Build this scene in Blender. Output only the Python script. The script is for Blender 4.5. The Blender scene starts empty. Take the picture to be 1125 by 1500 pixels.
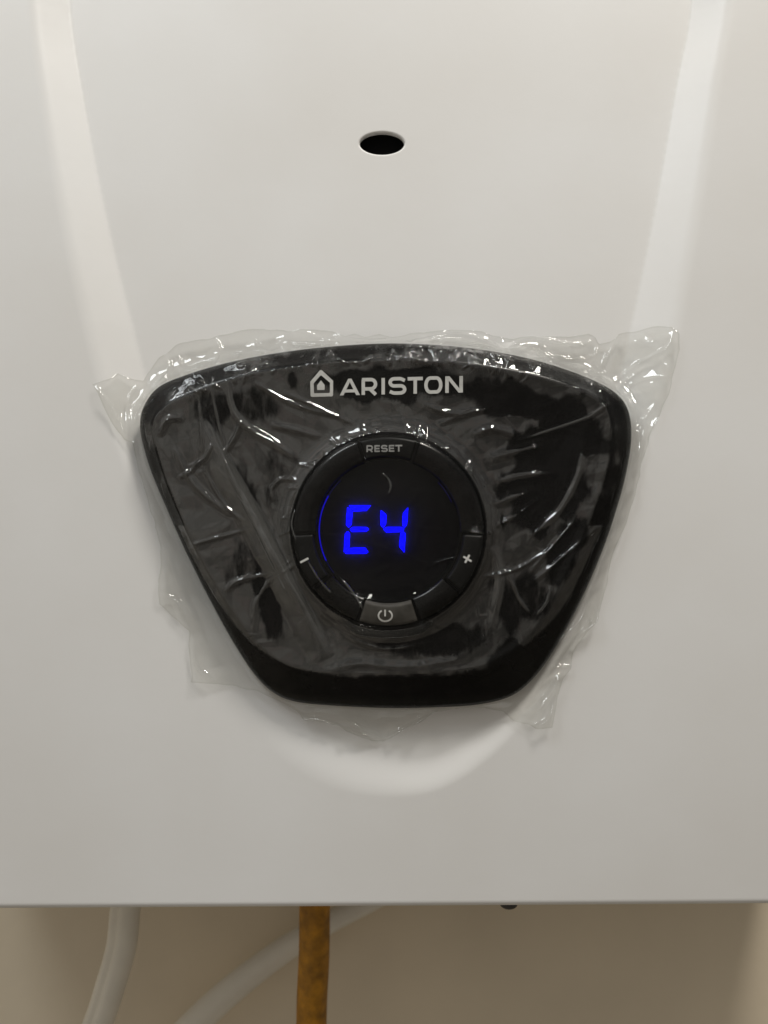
import bpy, bmesh, math, random
import numpy as np
from mathutils import Vector

random.seed(4); rng = np.random.default_rng(11)
scene = bpy.context.scene
COL = scene.collection

# ------------------------------------------------------------------ camera
S = 0.297 / 1125.0          # metres per photograph pixel on the plane of the white cover
D = 0.36                    # camera distance from that plane (Y = 0)
cam = bpy.data.cameras.new('camera'); cam_o = bpy.data.objects.new('camera', cam); COL.objects.link(cam_o)
cam_o.location = (0, -D, 0); cam_o.rotation_euler = (math.radians(90), 0, 0)
cam.sensor_fit = 'VERTICAL'; cam.sensor_height = 36
cam.lens = 36 * D / (1500 * S)
cam.clip_start = 0.01; cam.clip_end = 20
cam.dof.use_dof = True; cam.dof.focus_distance = D - 0.008
cam.dof.aperture_fstop = (cam.lens * 1e-3) / 0.0042
scene.camera = cam_o

# ------------------------------------------------------------------ world and lamps (indoors)
w = bpy.data.worlds.new('World'); scene.world = w; w.use_nodes = True
nt = w.node_tree; N = nt.nodes; L = nt.links; bg = N['Background']
# a dim washroom: pale ceiling, lighter wall to the left, darker floor, uneven furnishings
tc = N.new('ShaderNodeTexCoord'); sx_ = N.new('ShaderNodeSeparateXYZ'); L.new(tc.outputs['Generated'], sx_.inputs[0])
zr = N.new('ShaderNodeMapRange'); zr.interpolation_type = 'SMOOTHSTEP'; L.new(sx_.outputs['Z'], zr.inputs[0]); zr.inputs[1].default_value = -.5; zr.inputs[2].default_value = .7; zr.inputs[3].default_value = .17; zr.inputs[4].default_value = .40
xr = N.new('ShaderNodeMapRange'); xr.interpolation_type = 'SMOOTHSTEP'; L.new(sx_.outputs['X'], xr.inputs[0]); xr.inputs[1].default_value = -.5; xr.inputs[2].default_value = .4; xr.inputs[3].default_value = 1.35; xr.inputs[4].default_value = .7
no = N.new('ShaderNodeTexNoise'); no.inputs['Scale'].default_value = 3.2; no.inputs['Detail'].default_value = 3; L.new(tc.outputs['Generated'], no.inputs['Vector'])
nr_ = N.new('ShaderNodeMapRange'); L.new(no.outputs['Fac'], nr_.inputs[0]); nr_.inputs[1].default_value = .36; nr_.inputs[2].default_value = .64; nr_.inputs[3].default_value = .45; nr_.inputs[4].default_value = 1.5
m1 = N.new('ShaderNodeMath'); m1.operation = 'MULTIPLY'; L.new(zr.outputs[0], m1.inputs[0]); L.new(xr.outputs[0], m1.inputs[1])
m2 = N.new('ShaderNodeMath'); m2.operation = 'MULTIPLY'; L.new(m1.outputs[0], m2.inputs[0]); L.new(nr_.outputs[0], m2.inputs[1])
cr = N.new('ShaderNodeValToRGB'); zz = N.new('ShaderNodeMapRange'); L.new(sx_.outputs['Z'], zz.inputs[0]); zz.inputs[1].default_value = -1; zz.inputs[2].default_value = 1; L.new(zz.outputs[0], cr.inputs[0])
cr.color_ramp.elements[0].position = .25; cr.color_ramp.elements[0].color = (1, .88, .69, 1); cr.color_ramp.elements[1].position = .75; cr.color_ramp.elements[1].color = (1, .99, .95, 1)
rn = N.new('ShaderNodeTexNoise'); rn.inputs['Scale'].default_value = 6; rn.inputs['Detail'].default_value = 2; L.new(tc.outputs['Generated'], rn.inputs['Vector'])
rm = N.new('ShaderNodeMapRange'); L.new(rn.outputs['Fac'], rm.inputs[0]); rm.inputs[1].default_value = .54; rm.inputs[2].default_value = .64
rx_ = N.new('ShaderNodeMix'); rx_.data_type = 'RGBA'; L.new(rm.outputs[0], rx_.inputs['Factor']); L.new(cr.outputs[0], rx_.inputs['A']); rx_.inputs['B'].default_value = (1, .84, .74, 1)
L.new(rx_.outputs['Result'], bg.inputs[0]); L.new(m2.outputs[0], bg.inputs[1])

def lamp(name, loc, target, size, power, col, size_y=None):
    l = bpy.data.lights.new(name, 'AREA'); l.energy = power; l.color = col
    l.shape = 'RECTANGLE' if size_y else 'DISK'; l.size = size
    if size_y: l.size_y = size_y
    o = bpy.data.objects.new(name, l); COL.objects.link(o); o.location = loc
    o.rotation_euler = (Vector(target) - Vector(loc)).to_track_quat('-Z', 'Y').to_euler()
    return o
lamp('ceiling_lamp', (0.34, -0.43, 0.92), (0, 0, 0.02), 0.20, 7.2, (1.0, 0.955, 0.885))
lamp('side_lamp', (-0.46, -0.46, 0.76), (-0.06, 0, 0.12), 0.30, 2.9, (0.93, 0.975, 1.0))

vs = scene.view_settings
vs.view_transform = 'Standard'; vs.look = 'None'; vs.exposure = 0.0; vs.gamma = 1.0; vs.use_curve_mapping = False
scene.render.engine = 'CYCLES'

# ------------------------------------------------------------------ helpers
def W(px, py, Y=0.0):
    """measure a photographed point: position on the plane at depth Y"""
    k = S * (D + Y) / D
    return ((px - 562.5) * k, (750.0 - py) * k)

def spline(pts, n=12, closed=True):
    p = np.array(pts, float); m = len(p); out = []
    rngi = range(m) if closed else range(m - 1)
    for i in rngi:
        if closed: a, b, c, d = p[(i-1) % m], p[i], p[(i+1) % m], p[(i+2) % m]
        else: a, b, c, d = p[max(i-1, 0)], p[i], p[i+1], p[min(i+2, m-1)]
        for k in range(n):
            t = k / n
            out.append(0.5*((2*b) + (c-a)*t + (2*a-5*b+4*c-d)*t*t + (3*b-a-3*c+d)*t**3))
    if not closed: out.append(p[-1])
    return np.array(out)

def seg_dist(X, Z, poly, closed=True):
    """distance to a polyline, with closest point"""
    best = np.full(X.shape, 1e9); bx = np.zeros(X.shape); bz = np.zeros(X.shape)
    m = len(poly)
    for i in range(m if closed else m - 1):
        a = poly[i]; b = poly[(i+1) % m]; d = b - a; L = d @ d
        if L < 1e-16: continue
        t = np.clip(((X-a[0])*d[0] + (Z-a[1])*d[1]) / L, 0, 1)
        qx = a[0] + t*d[0]; qz = a[1] + t*d[1]
        e = np.hypot(X-qx, Z-qz); s = e < best
        best = np.where(s, e, best); bx = np.where(s, qx, bx); bz = np.where(s, qz, bz)
    return best, bx, bz

def inside(X, Z, poly):
    c = np.zeros(X.shape, bool); m = len(poly); j = m - 1
    for i in range(m):
        xi, zi = poly[i]; xj, zj = poly[j]
        if zi != zj:
            c ^= ((zi > Z) != (zj > Z)) & (X < (xj-xi)*(Z-zi)/(zj-zi) + xi)
        j = i
    return c

def sm(a, b, x):
    t = np.clip((x-a)/(b-a), 0, 1); return t*t*(3-2*t)

def vnoise(X, Z, scale, seed=0):
    """smooth value noise, numpy"""
    r = np.random.default_rng(seed); T = r.random((256, 256))
    x = X/scale + 71.3; z = Z/scale + 53.7
    xi = np.floor(x).astype(int); zi = np.floor(z).astype(int); fx = x-xi; fz = z-zi
    fx = fx*fx*(3-2*fx); fz = fz*fz*(3-2*fz)
    g = lambda a, b: T[a % 256, b % 256]
    return (g(xi, zi)*(1-fx)+g(xi+1, zi)*fx)*(1-fz) + (g(xi, zi+1)*(1-fx)+g(xi+1, zi+1)*fx)*fz

def mesh_obj(name, verts, faces, mat, parent=None, smooth=True):
    me = bpy.data.meshes.new(name); me.from_pydata([tuple(map(float, v)) for v in verts], [], faces); me.update()
    if smooth: me.polygons.foreach_set('use_smooth', [True]*len(me.polygons))
    me.materials.append(mat)
    o = bpy.data.objects.new(name, me); COL.objects.link(o); o.parent = parent
    return o

def quad_mesh(name, V, Q, mat, parent=None):
    """fast mesh from numpy arrays of vertices and quads"""
    me = bpy.data.meshes.new(name); n = len(V); f = len(Q)
    me.vertices.add(n); me.vertices.foreach_set('co', np.asarray(V, np.float32).ravel())
    me.loops.add(f*4); me.loops.foreach_set('vertex_index', np.asarray(Q, np.int32).ravel())
    me.polygons.add(f); me.polygons.foreach_set('loop_start', np.arange(f, dtype=np.int32)*4)
    me.polygons.foreach_set('use_smooth', np.ones(f, bool))
    me.update(calc_edges=True); me.validate(); me.materials.append(mat)
    o = bpy.data.objects.new(name, me); COL.objects.link(o); o.parent = parent
    return o

def tag(o, label=None, cat=None, kind=None):
    if label: o['label'] = label
    if cat: o['category'] = cat
    if kind: o['kind'] = kind
    return o

# ------------------------------------------------------------------ materials
def material(name):
    m = bpy.data.materials.new(name); m.use_nodes = True
    nt = m.node_tree; return m, nt, nt.nodes['Principled BSDF']

def principled(name, col, rough, spec=0.5, var=0.0, scale=40, bump=0.0, bscale=300, rvar=0.0, coat=0.0):
    m, nt, b = material(name); N = nt.nodes; L = nt.links
    b.inputs['Base Color'].default_value = (*col, 1); b.inputs['Roughness'].default_value = rough
    b.inputs['Specular IOR Level'].default_value = spec
    b.inputs['Coat Weight'].default_value = coat; b.inputs['Coat Roughness'].default_value = 0.12
    tc = N.new('ShaderNodeTexCoord')
    if var or rvar:
        n = N.new('ShaderNodeTexNoise'); n.inputs['Scale'].default_value = scale; n.inputs['Detail'].default_value = 6
        L.new(tc.outputs['Object'], n.inputs['Vector'])
    if var:
        r = N.new('ShaderNodeValToRGB'); L.new(n.outputs['Fac'], r.inputs[0])
        r.color_ramp.elements[0].position = 0.3; r.color_ramp.elements[1].position = 0.7
        r.color_ramp.elements[0].color = (*[c*(1-var) for c in col], 1); r.color_ramp.elements[1].color = (*[min(1, c*(1+var)) for c in col], 1)
        L.new(r.outputs[0], b.inputs['Base Color'])
    if rvar:
        q = N.new('ShaderNodeMapRange'); L.new(n.outputs['Fac'], q.inputs[0])
        q.inputs[1].default_value = .3; q.inputs[2].default_value = .7
        q.inputs[3].default_value = max(0.02, rough-rvar); q.inputs[4].default_value = rough+rvar
        L.new(q.outputs[0], b.inputs['Roughness'])
    if bump:
        n2 = N.new('ShaderNodeTexNoise'); n2.inputs['Scale'].default_value = bscale; n2.inputs['Detail'].default_value = 3
        L.new(tc.outputs['Object'], n2.inputs['Vector'])
        bp = N.new('ShaderNodeBump'); bp.inputs['Strength'].default_value = bump; bp.inputs['Distance'].default_value = 0.001
        L.new(n2.outputs['Fac'], bp.inputs['Height']); L.new(bp.outputs[0], b.inputs['Normal'])
    return m

def enamel_material():
    m, nt, b = material('white_enamel'); N = nt.nodes; L = nt.links
    tc = N.new('ShaderNodeTexCoord')
    n = N.new('ShaderNodeTexNoise'); n.inputs['Scale'].default_value = 9; n.inputs['Detail'].default_value = 5; L.new(tc.outputs['Object'], n.inputs['Vector'])
    r = N.new('ShaderNodeValToRGB'); L.new(n.outputs['Fac'], r.inputs[0])
    r.color_ramp.elements[0].position = .32; r.color_ramp.elements[0].color = (.755, .745, .722, 1)
    r.color_ramp.elements[1].position = .66; r.color_ramp.elements[1].color = (.81, .81, .80, 1)
    # scattered dust specks
    v = N.new('ShaderNodeTexVoronoi'); v.inputs['Scale'].default_value = 30; v.inputs['Randomness'].default_value = 1; L.new(tc.outputs['Object'], v.inputs['Vector'])
    sp = N.new('ShaderNodeMapRange'); L.new(v.outputs['Distance'], sp.inputs[0])
    sp.inputs[1].default_value = .012; sp.inputs[2].default_value = .026; sp.inputs[3].default_value = 1; sp.inputs[4].default_value = 0
    sc = N.new('ShaderNodeSeparateColor'); L.new(v.outputs['Color'], sc.inputs[0])
    th = N.new('ShaderNodeMath'); th.operation = 'GREATER_THAN'; L.new(sc.outputs[0], th.inputs[0]); th.inputs[1].default_value = .72
    mu = N.new('ShaderNodeMath'); mu.operation = 'MULTIPLY'; L.new(sp.outputs[0], mu.inputs[0]); L.new(th.outputs[0], mu.inputs[1])
    m2 = N.new('ShaderNodeMath'); m2.operation = 'MULTIPLY'; L.new(mu.outputs[0], m2.inputs[0]); m2.inputs[1].default_value = .5
    mx = N.new('ShaderNodeMix'); mx.data_type = 'RGBA'; L.new(m2.outputs[0], mx.inputs['Factor']); L.new(r.outputs[0], mx.inputs['A']); mx.inputs['B'].default_value = (.2, .17, .13, 1)
    L.new(mx.outputs['Result'], b.inputs['Base Color'])
    q = N.new('ShaderNodeMapRange'); L.new(n.outputs['Fac'], q.inputs[0]); q.inputs[3].default_value = .48; q.inputs[4].default_value = .30
    L.new(q.outputs[0], b.inputs['Roughness'])
    n2 = N.new('ShaderNodeTexNoise'); n2.inputs['Scale'].default_value = 260; n2.inputs['Detail'].default_value = 2; L.new(tc.outputs['Object'], n2.inputs['Vector'])
    bp = N.new('ShaderNodeBump'); bp.inputs['Strength'].default_value = .028; bp.inputs['Distance'].default_value = .001
    L.new(n2.outputs['Fac'], bp.inputs['Height']); L.new(bp.outputs[0], b.inputs['Normal'])
    return m

def film_material():
    m = bpy.data.materials.new('clear_film'); m.use_nodes = True; nt = m.node_tree; N = nt.nodes; L = nt.links
    N.remove(N['Principled BSDF']); out = N['Material Output']
    tc = N.new('ShaderNodeTexCoord')
    at = N.new('ShaderNodeAttribute'); at.attribute_name = 'wet'
    # air pockets: ragged border and small speckles where the film has let go
    n1 = N.new('ShaderNodeTexNoise'); n1.inputs['Scale'].default_value = 240; n1.inputs['Detail'].default_value = 7; n1.inputs['Roughness'].default_value = .66
    mp_ = N.new('ShaderNodeMapping'); mp_.inputs['Rotation'].default_value = (0, math.radians(-32), 0); mp_.inputs['Scale'].default_value = (1, 1, .38); L.new(tc.outputs['Object'], mp_.inputs['Vector']); L.new(mp_.outputs[0], n1.inputs['Vector'])
    a = N.new('ShaderNodeMath'); a.operation = 'MULTIPLY_ADD'; L.new(n1.outputs['Fac'], a.inputs[0]); a.inputs[1].default_value = 1.0; a.inputs[2].default_value = -.5
    s = N.new('ShaderNodeMath'); s.operation = 'ADD'; L.new(a.outputs[0], s.inputs[0]); L.new(at.outputs['Fac'], s.inputs[1])
    wet = N.new('ShaderNodeMapRange'); wet.interpolation_type = 'SMOOTHSTEP'; L.new(s.outputs[0], wet.inputs[0])
    wet.inputs[1].default_value = .30; wet.inputs[2].default_value = .62
    n2 = N.new('ShaderNodeTexNoise'); n2.inputs['Scale'].default_value = 190; n2.inputs['Detail'].default_value = 2; L.new(tc.outputs['Object'], n2.inputs['Vector'])
    bp = N.new('ShaderNodeBump'); bp.inputs['Strength'].default_value = .04; bp.inputs['Distance'].default_value = .001; L.new(n2.outputs['Fac'], bp.inputs['Height'])
    lw = N.new('ShaderNodeLayerWeight'); lw.inputs['Blend'].default_value = .5; L.new(bp.outputs[0], lw.inputs['Normal'])
    pw = N.new('ShaderNodeMath'); pw.operation = 'POWER'; L.new(lw.outputs['Facing'], pw.inputs[0]); pw.inputs[1].default_value = 5
    fr = N.new('ShaderNodeMapRange'); L.new(pw.outputs[0], fr.inputs[0]); fr.inputs[3].default_value = .042; fr.inputs[4].default_value = .6
    k = N.new('ShaderNodeMapRange'); L.new(wet.outputs[0], k.inputs[0]); k.inputs[3].default_value = 2.0; k.inputs[4].default_value = .2
    av = N.new('ShaderNodeAttribute'); av.attribute_name = 'veil'
    f = N.new('ShaderNodeMath'); f.operation = 'MULTIPLY'; f.use_clamp = True; L.new(fr.outputs[0], f.inputs[0]); L.new(k.outputs[0], f.inputs[1])
    gl = N.new('ShaderNodeBsdfGlossy'); gl.inputs['Roughness'].default_value = .05; L.new(bp.outputs[0], gl.inputs['Normal'])
    tr = N.new('ShaderNodeBsdfTransparent')
    ae = N.new('ShaderNodeAttribute'); ae.attribute_name = 'edge'
    te = N.new('ShaderNodeMix'); te.data_type = 'RGBA'; L.new(ae.outputs['Fac'], te.inputs['Factor']); te.inputs['A'].default_value = (.962, .962, .948, 1); te.inputs['B'].default_value = (.85, .85, .825, 1); L.new(te.outputs['Result'], tr.inputs[0])
    df = N.new('ShaderNodeBsdfDiffuse'); df.inputs[0].default_value = (.8, .8, .76, 1)
    hz = N.new('ShaderNodeMapRange'); L.new(wet.outputs[0], hz.inputs[0]); hz.inputs[3].default_value = .068; hz.inputs[4].default_value = .004  # haze of the loose film also stands in for the reflected room
    tl = N.new('ShaderNodeBsdfTranslucent'); tl.inputs[0].default_value = (.8, .8, .76, 1)
    m0 = N.new('ShaderNodeMixShader'); m0.inputs[0].default_value = .45; L.new(df.outputs[0], m0.inputs[1]); L.new(tl.outputs[0], m0.inputs[2])
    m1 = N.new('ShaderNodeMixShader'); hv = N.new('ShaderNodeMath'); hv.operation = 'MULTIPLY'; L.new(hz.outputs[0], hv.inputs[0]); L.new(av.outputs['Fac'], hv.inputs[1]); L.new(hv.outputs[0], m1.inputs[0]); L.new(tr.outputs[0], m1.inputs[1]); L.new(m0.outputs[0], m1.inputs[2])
    m2 = N.new('ShaderNodeMixShader'); L.new(f.outputs[0], m2.inputs[0]); L.new(m1.outputs[0], m2.inputs[1]); L.new(gl.outputs[0], m2.inputs[2])
    L.new(m2.outputs[0], out.inputs['Surface'])
    return m

def emission(name, col, strength):
    m = bpy.data.materials.new(name); m.use_nodes = True; nt = m.node_tree; N = nt.nodes
    N.remove(N['Principled BSDF']); e = N.new('ShaderNodeEmission'); e.inputs[0].default_value = (*col, 1); e.inputs[1].default_value = strength
    nt.links.new(e.outputs[0], N['Material Output'].inputs['Surface']); return m

ENAMEL = enamel_material()
BLACK = principled('black_plastic', (.003, .003, .003), .24, spec=.2, rvar=.06, scale=60, bump=.03, bscale=900)
RIM = principled('satin_black_rim', (.003, .003, .003), .22, spec=.28, rvar=.06, scale=90)
BOARDM = principled('black_board', (.002, .002, .002), .7, spec=.05)
def lens_material():
    m = bpy.data.materials.new('smoked_display_lens'); m.use_nodes = True; nt = m.node_tree; N = nt.nodes; L = nt.links
    N.remove(N['Principled BSDF'])
    tr = N.new('ShaderNodeBsdfTransparent'); tr.inputs[0].default_value = (.8, .8, .85, 1)
    tl = N.new('ShaderNodeBsdfTranslucent'); tl.inputs[0].default_value = (.75, .75, .8, 1)
    gl = N.new('ShaderNodeBsdfGlossy'); gl.inputs['Roughness'].default_value = .10
    a = N.new('ShaderNodeMixShader'); a.inputs[0].default_value = .05; L.new(tr.outputs[0], a.inputs[1]); L.new(tl.outputs[0], a.inputs[2])
    lw = N.new('ShaderNodeLayerWeight'); pw = N.new('ShaderNodeMath'); pw.operation = 'POWER'; L.new(lw.outputs['Facing'], pw.inputs[0]); pw.inputs[1].default_value = 5
    fr = N.new('ShaderNodeMapRange'); L.new(pw.outputs[0], fr.inputs[0]); fr.inputs[3].default_value = .02; fr.inputs[4].default_value = .5
    b = N.new('ShaderNodeMixShader'); L.new(fr.outputs[0], b.inputs[0]); L.new(a.outputs[0], b.inputs[1]); L.new(gl.outputs[0], b.inputs[2])
    L.new(b.outputs[0], N['Material Output'].inputs['Surface']); return m
LENS = lens_material()
KEY = principled('black_rubber_button', (.006, .006, .006), .42, spec=.2, rvar=.06, scale=200)
KEYP = principled('lit_power_button', (.06, .056, .05), .6, spec=.25, var=.25, scale=260)  # greyer base stands in for light caught by the upturned button
PRINT = principled('silver_white_print', (.62, .62, .61), .5, var=.06, scale=400)
PRINTD = principled('grey_print', (.30, .30, .30), .5, var=.15, scale=500)
DARK = principled('dark_inside', (.006, .006, .008), .8)
STEEL = principled('galvanised_steel', (.35, .34, .32), .5, var=.1)
SCREW = principled('dark_screw', (.05, .045, .04), .5)
WALL = principled('beige_plaster', (.78, .68, .52), .85, var=.05, scale=14, bump=.25, bscale=120)
PVC = principled('cream_hose_plastic', (.84, .80, .70), .5, var=.05, scale=60, bump=.15, bscale=200)
GAS = principled('brown_hose', (.42, .19, .008), .55, var=.4, scale=170, bump=.5, bscale=500)
BLUE = emission('blue_segment_light', (0.0, 0.0, 1.0), 9.0)
BLUE2 = emission('blue_ring_light', (0.005, 0.0, 1.0), .55)
BLUE3 = emission('blue_ring_glimmer', (0.01, 0.0, .6), .06)
FILM = film_material()

# ------------------------------------------------------------------ the setting: plaster wall behind
WALL_Y = 0.135
n = 40; xs = np.linspace(-.9, .9, n); zs = np.linspace(-.9, 1.2, n)
V = [(x, WALL_Y + .0008*math.sin(x*23+z*9), z) for z in zs for x in xs]
F = [(j*n+i, j*n+i+1, (j+1)*n+i+1, (j+1)*n+i) for j in range(n-1) for i in range(n-1)]
tag(mesh_obj('wall', V, F, WALL), kind='structure')

# ------------------------------------------------------------------ water heater
heater = bpy.data.objects.new('water_heater', None); COL.objects.link(heater)
heater.location = (0, 0, 0)
tag(heater, 'white wall-hung gas water heater with black control panel showing blue E4', 'water heater')

# U-shaped pressed recess: outer edge of its sloping wall
U_PX = [(10,-900),(18,-500),(28,-200),(38,0),(52,120),(75,270),(100,400),(130,530),(162,640),(203,745),(252,850),(318,985),(395,1095),
        (475,1150),(565,1168),(650,1155),(735,1095),(812,1000),(875,890),(922,775),(960,650),(997,500),(1032,300),(1058,120),(1077,0),(1087,-200),(1096,-500),(1104,-900)]
U = spline([W(*p) for p in U_PX], 8, closed=False)
DEPTH = 0.0092
def cover_h(X, Z):
    """height of the pressed cover towards the camera (0 = flat face, negative = recess)"""
    py = 750 - Z/S
    d, _, _ = seg_dist(X, Z, U, closed=False)
    ins = inside(X, Z, U)
    wpx = np.interp(py, [-600, 0, 470, 620, 900, 1168], [50, 54, 68, 68, 62, 46])
    wpx = wpx*(1 + sm(850, 1100, py)*(1.1-1.35*sm(300, 760, 562.5+X/S)))  # slope widened at lower left, so the shape imitates uneven light
    t = np.clip(np.where(ins, d, 0)/(wpx*S), 0, 1)
    a = .34
    hard = np.where(t < a, t*t/(2*a), t-a/2)/(1-a/2)
    soft = t*t*(3-2*t)
    q = sm(780, 1060, py)
    return -DEPTH*(1-.72*q)*((1-q)*hard + q*soft)

HW = 0.212; ZB = W(0, 1321)[1]; ZT = 0.40
HOLE = W(559.5, 208, .008); HA, HB, LIP = 33.5*S, 16.5*S, 0.0008
gx = np.linspace(-HW, HW, 561)
gz = np.concatenate([np.linspace(ZB, .205, 560), np.linspace(.208, ZT, 40)])
X, Z = np.meshgrid(gx, gz)
slope = 0.0060                                   # the cover hangs very slightly crooked
Zs = Z + X*slope*np.clip((.0-Z)/.15, 0, 1)
H = cover_h(X, Zs)
H += .0006*(vnoise(X, Z, .11, 3)-.5)             # sheet metal is never dead flat
er = np.hypot((X-HOLE[0])/(HA+LIP), (Zs-HOLE[1])/(HB+LIP))
keepv = er > 1
nx, nz = len(gx), len(gz)
idx = np.arange(nx*nz).reshape(nz, nx)
kq = keepv[:-1, :-1] | keepv[1:, :-1] | keepv[:-1, 1:] | keepv[1:, 1:]
q = np.stack([idx[:-1, :-1], idx[:-1, 1:], idx[1:, 1:], idx[1:, :-1]], -1)[kq]
ang = np.arctan2((Zs-HOLE[1])/(HB+LIP), (X-HOLE[0])/(HA+LIP))
Xc = np.where(keepv, X, HOLE[0]+np.cos(ang)*(HA+LIP)); Zc = np.where(keepv, Zs, HOLE[1]+np.sin(ang)*(HB+LIP))
V = np.stack([Xc, -H, Zc], -1).reshape(-1, 3)
# rolled edges and flanges all round, as further strips of the same sheet
border = np.concatenate([idx[0, :], idx[1:, -1], idx[-1, -2::-1], idx[-2:0:-1, 0]])
bn = len(border); base = V[border]
nout = np.zeros((bn, 3))
nout[:, 0] = np.where(np.abs(base[:, 0]-HW) < 1e-6, 1, np.where(np.abs(base[:, 0]+HW) < 1e-6, -1, 0))
nout[:nx, 2] = -1; nout[nx-1+nz-1:nx-1+nz-1+nx, 2] = 1
strips = [border]; ex = [V]; cnt = len(V); R = .0022
for aang, dy in [(30, 0), (60, 0), (90, 0), (90, .045)]:
    s_ = math.radians(aang); o_ = base + nout*R*math.sin(s_); o_[:, 1] = base[:, 1] + R*(1-math.cos(s_)) + dy
    ex.append(o_); strips.append(np.arange(cnt, cnt+bn)); cnt += bn
qq = [q]
for a_, b_ in zip(strips[:-1], strips[1:]):
    qq.append(np.stack([np.roll(a_, -1), a_, b_, np.roll(b_, -1)], -1))
V = np.concatenate(ex); Q = np.concatenate(qq)
cover = quad_mesh('front_cover', V, Q, ENAMEL, heater)

# rolled lip of the sight hole
vv = []; ff = []; na = 96; prof = []
for k in range(6):
    t = math.radians(k*18); prof.append((LIP*(1-math.sin(t)), LIP*(1-math.cos(t))))
prof.append((0, LIP+.0016))
Hc = float(cover_h(np.array([HOLE[0]]), np.array([HOLE[1]]))[0])
for i in range(na):
    th = 2*math.pi*i/na
    for (o_, dy) in prof:
        x = HOLE[0]+(HA+o_)*math.cos(th); z = HOLE[1]+(HB+o_)*math.sin(th)
        hh = float(.0006*(vnoise(np.array([x]), np.array([z]), .11, 3)[0]-.5))
        vv.append((x, -(Hc+hh)+dy, z))
m_ = len(prof)
for i in range(na):
    for k in range(m_-1):
        ff.append((i*m_+k, i*m_+k+1, ((i+1) % na)*m_+k+1, ((i+1) % na)*m_+k))
mesh_obj('sight_hole_lip', vv, ff, ENAMEL, heater)

def box(name, lo, hi, mat, parent, bev=0.001):
    bm = bmesh.new(); bmesh.ops.create_cube(bm, size=1)
    for v in bm.verts: v.co = Vector([(lo[i]+hi[i])/2 + v.co[i]*(hi[i]-lo[i]) for i in range(3)])
    if bev: bmesh.ops.bevel(bm, geom=bm.edges[:], offset=bev, segments=2, affect='EDGES')
    me = bpy.data.meshes.new(name); bm.to_mesh(me); bm.free(); me.materials.append(mat)
    o = bpy.data.objects.new(name, me); COL.objects.link(o); o.parent = parent; return o
box('body', (-HW+.004, .0285, ZB+.006), (HW-.004, WALL_Y-.004, ZT-.004), STEEL, heater)
box('combustion_chamber', (-.09, .020, .02), (.09, .0275, .25), DARK, heater)
# small dark screw head under the bottom flange
bm = bmesh.new(); bmesh.ops.create_uvsphere(bm, u_segments=20, v_segments=10, radius=.0036)
sx, sz = W(745, 1322, .012)
for v in bm.verts: v.co = Vector((sx+v.co.x, .012+v.co.y, sz-.0004+v.co.z*.55))
me = bpy.data.meshes.new('screw_head'); bm.to_mesh(me); bm.free(); me.materials.append(SCREW)
o = bpy.data.objects.new('screw_head', me); COL.objects.link(o); o.parent = heater

# ------------------------------------------------------------------ black control panel
H_OUT, H_RIM, H_FACE, H_DISH = .0030, .0095, .0102, .0088
OUT_PX = [(205,617),(212,592),(232,567),(270,550),(330,532),(400,518),(480,508),(565,503),(650,506),(730,516),(800,532),(860,553),(900,574),(920,600),(925,640),
          (918,690),(905,740),(885,800),(860,860),(830,920),(802,967),(775,1000),(745,1021),(700,1032),(640,1036),(565,1037),(480,1033),(430,1027),(400,1014),
          (373,988),(343,943),(308,880),(273,810),(244,745),(221,690),(208,645)]
INN_PX = [(226,622),(240,600),(270,583),(330,560),(400,543),(480,533),(565,529),(640,531),(700,537),(780,551),(840,570),(878,590),(891,612),(894,650),
          (884,700),(865,755),(840,815),(808,878),(778,925),(745,955),(700,975),(640,983),(565,985),(490,984),(430,975),(390,952),(355,912),(318,855),(282,788),(252,720),(233,662)]
OUT = spline([W(*p, -H_OUT) for p in OUT_PX], 8); INN = spline([W(*p, -H_RIM) for p in INN_PX], 8)
PC = W(565, 770, -.009)
def polar(poly):
    a = np.arctan2(poly[:, 1]-PC[1], poly[:, 0]-PC[0]); r = np.hypot(poly[:, 0]-PC[0], poly[:, 1]-PC[1])
    o_ = np.argsort(a); a = a[o_]; r = r[o_]
    return np.concatenate([a-2*math.pi, a, a+2*math.pi]), np.tile(r, 3)
OA, OR = polar(OUT); IA, IR = polar(INN)
r_out = lambda t: np.interp(t, OA, OR); r_inn = lambda t: np.interp(t, IA, IR)
# profile: u in 0..1 from the centre to the inner edge, then 1..2 over the bevel, then the wall
def panel_h(u):
    return np.where(u <= .93, H_DISH + (H_FACE-.0004-H_DISH)*np.clip((u-.45)/.48, 0, 1)**2,
           np.where(u <= 1, np.interp(u, [.93, .965, .985, 1], [H_FACE-.0004, H_FACE-.0006, H_FACE-.0001, H_FACE]),
           np.interp(u, [1, 1.12, 1.35, 1.75, 1.92, 2], [H_FACE, H_FACE-.0003, H_RIM-.0012, H_OUT+.0028, H_OUT+.0012, H_OUT])))
us = [0, .1, .2, .3, .4, .5, .6, .7, .8, .88, .93, .95, .965, .978, .988, 1, 1.05, 1.12, 1.22, 1.35, 1.5, 1.65, 1.75, 1.84, 1.92, 2]
NT = 360; th = np.arange(NT)*2*math.pi/NT; th = th - math.pi
rows = []
for u in us:
    r = np.where(u <= 1, u*r_inn(th), r_inn(th)+(u-1)*(r_out(th)-r_inn(th)))
    rows.append(np.stack([PC[0]+r*np.cos(th), np.full(NT, -float(panel_h(np.array(u)))), PC[1]+r*np.sin(th)], -1))
last = rows[-1].copy(); last[:, 1] = DEPTH+.0012; rows.append(last)
V = np.concatenate(rows); Q = []
ar = np.arange(NT); nr = np.roll(ar, -1)
for k in range(len(rows)-1):
    Q.append(np.stack([k*NT+ar, k*NT+nr, (k+1)*NT+nr, (k+1)*NT+ar], -1))
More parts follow.
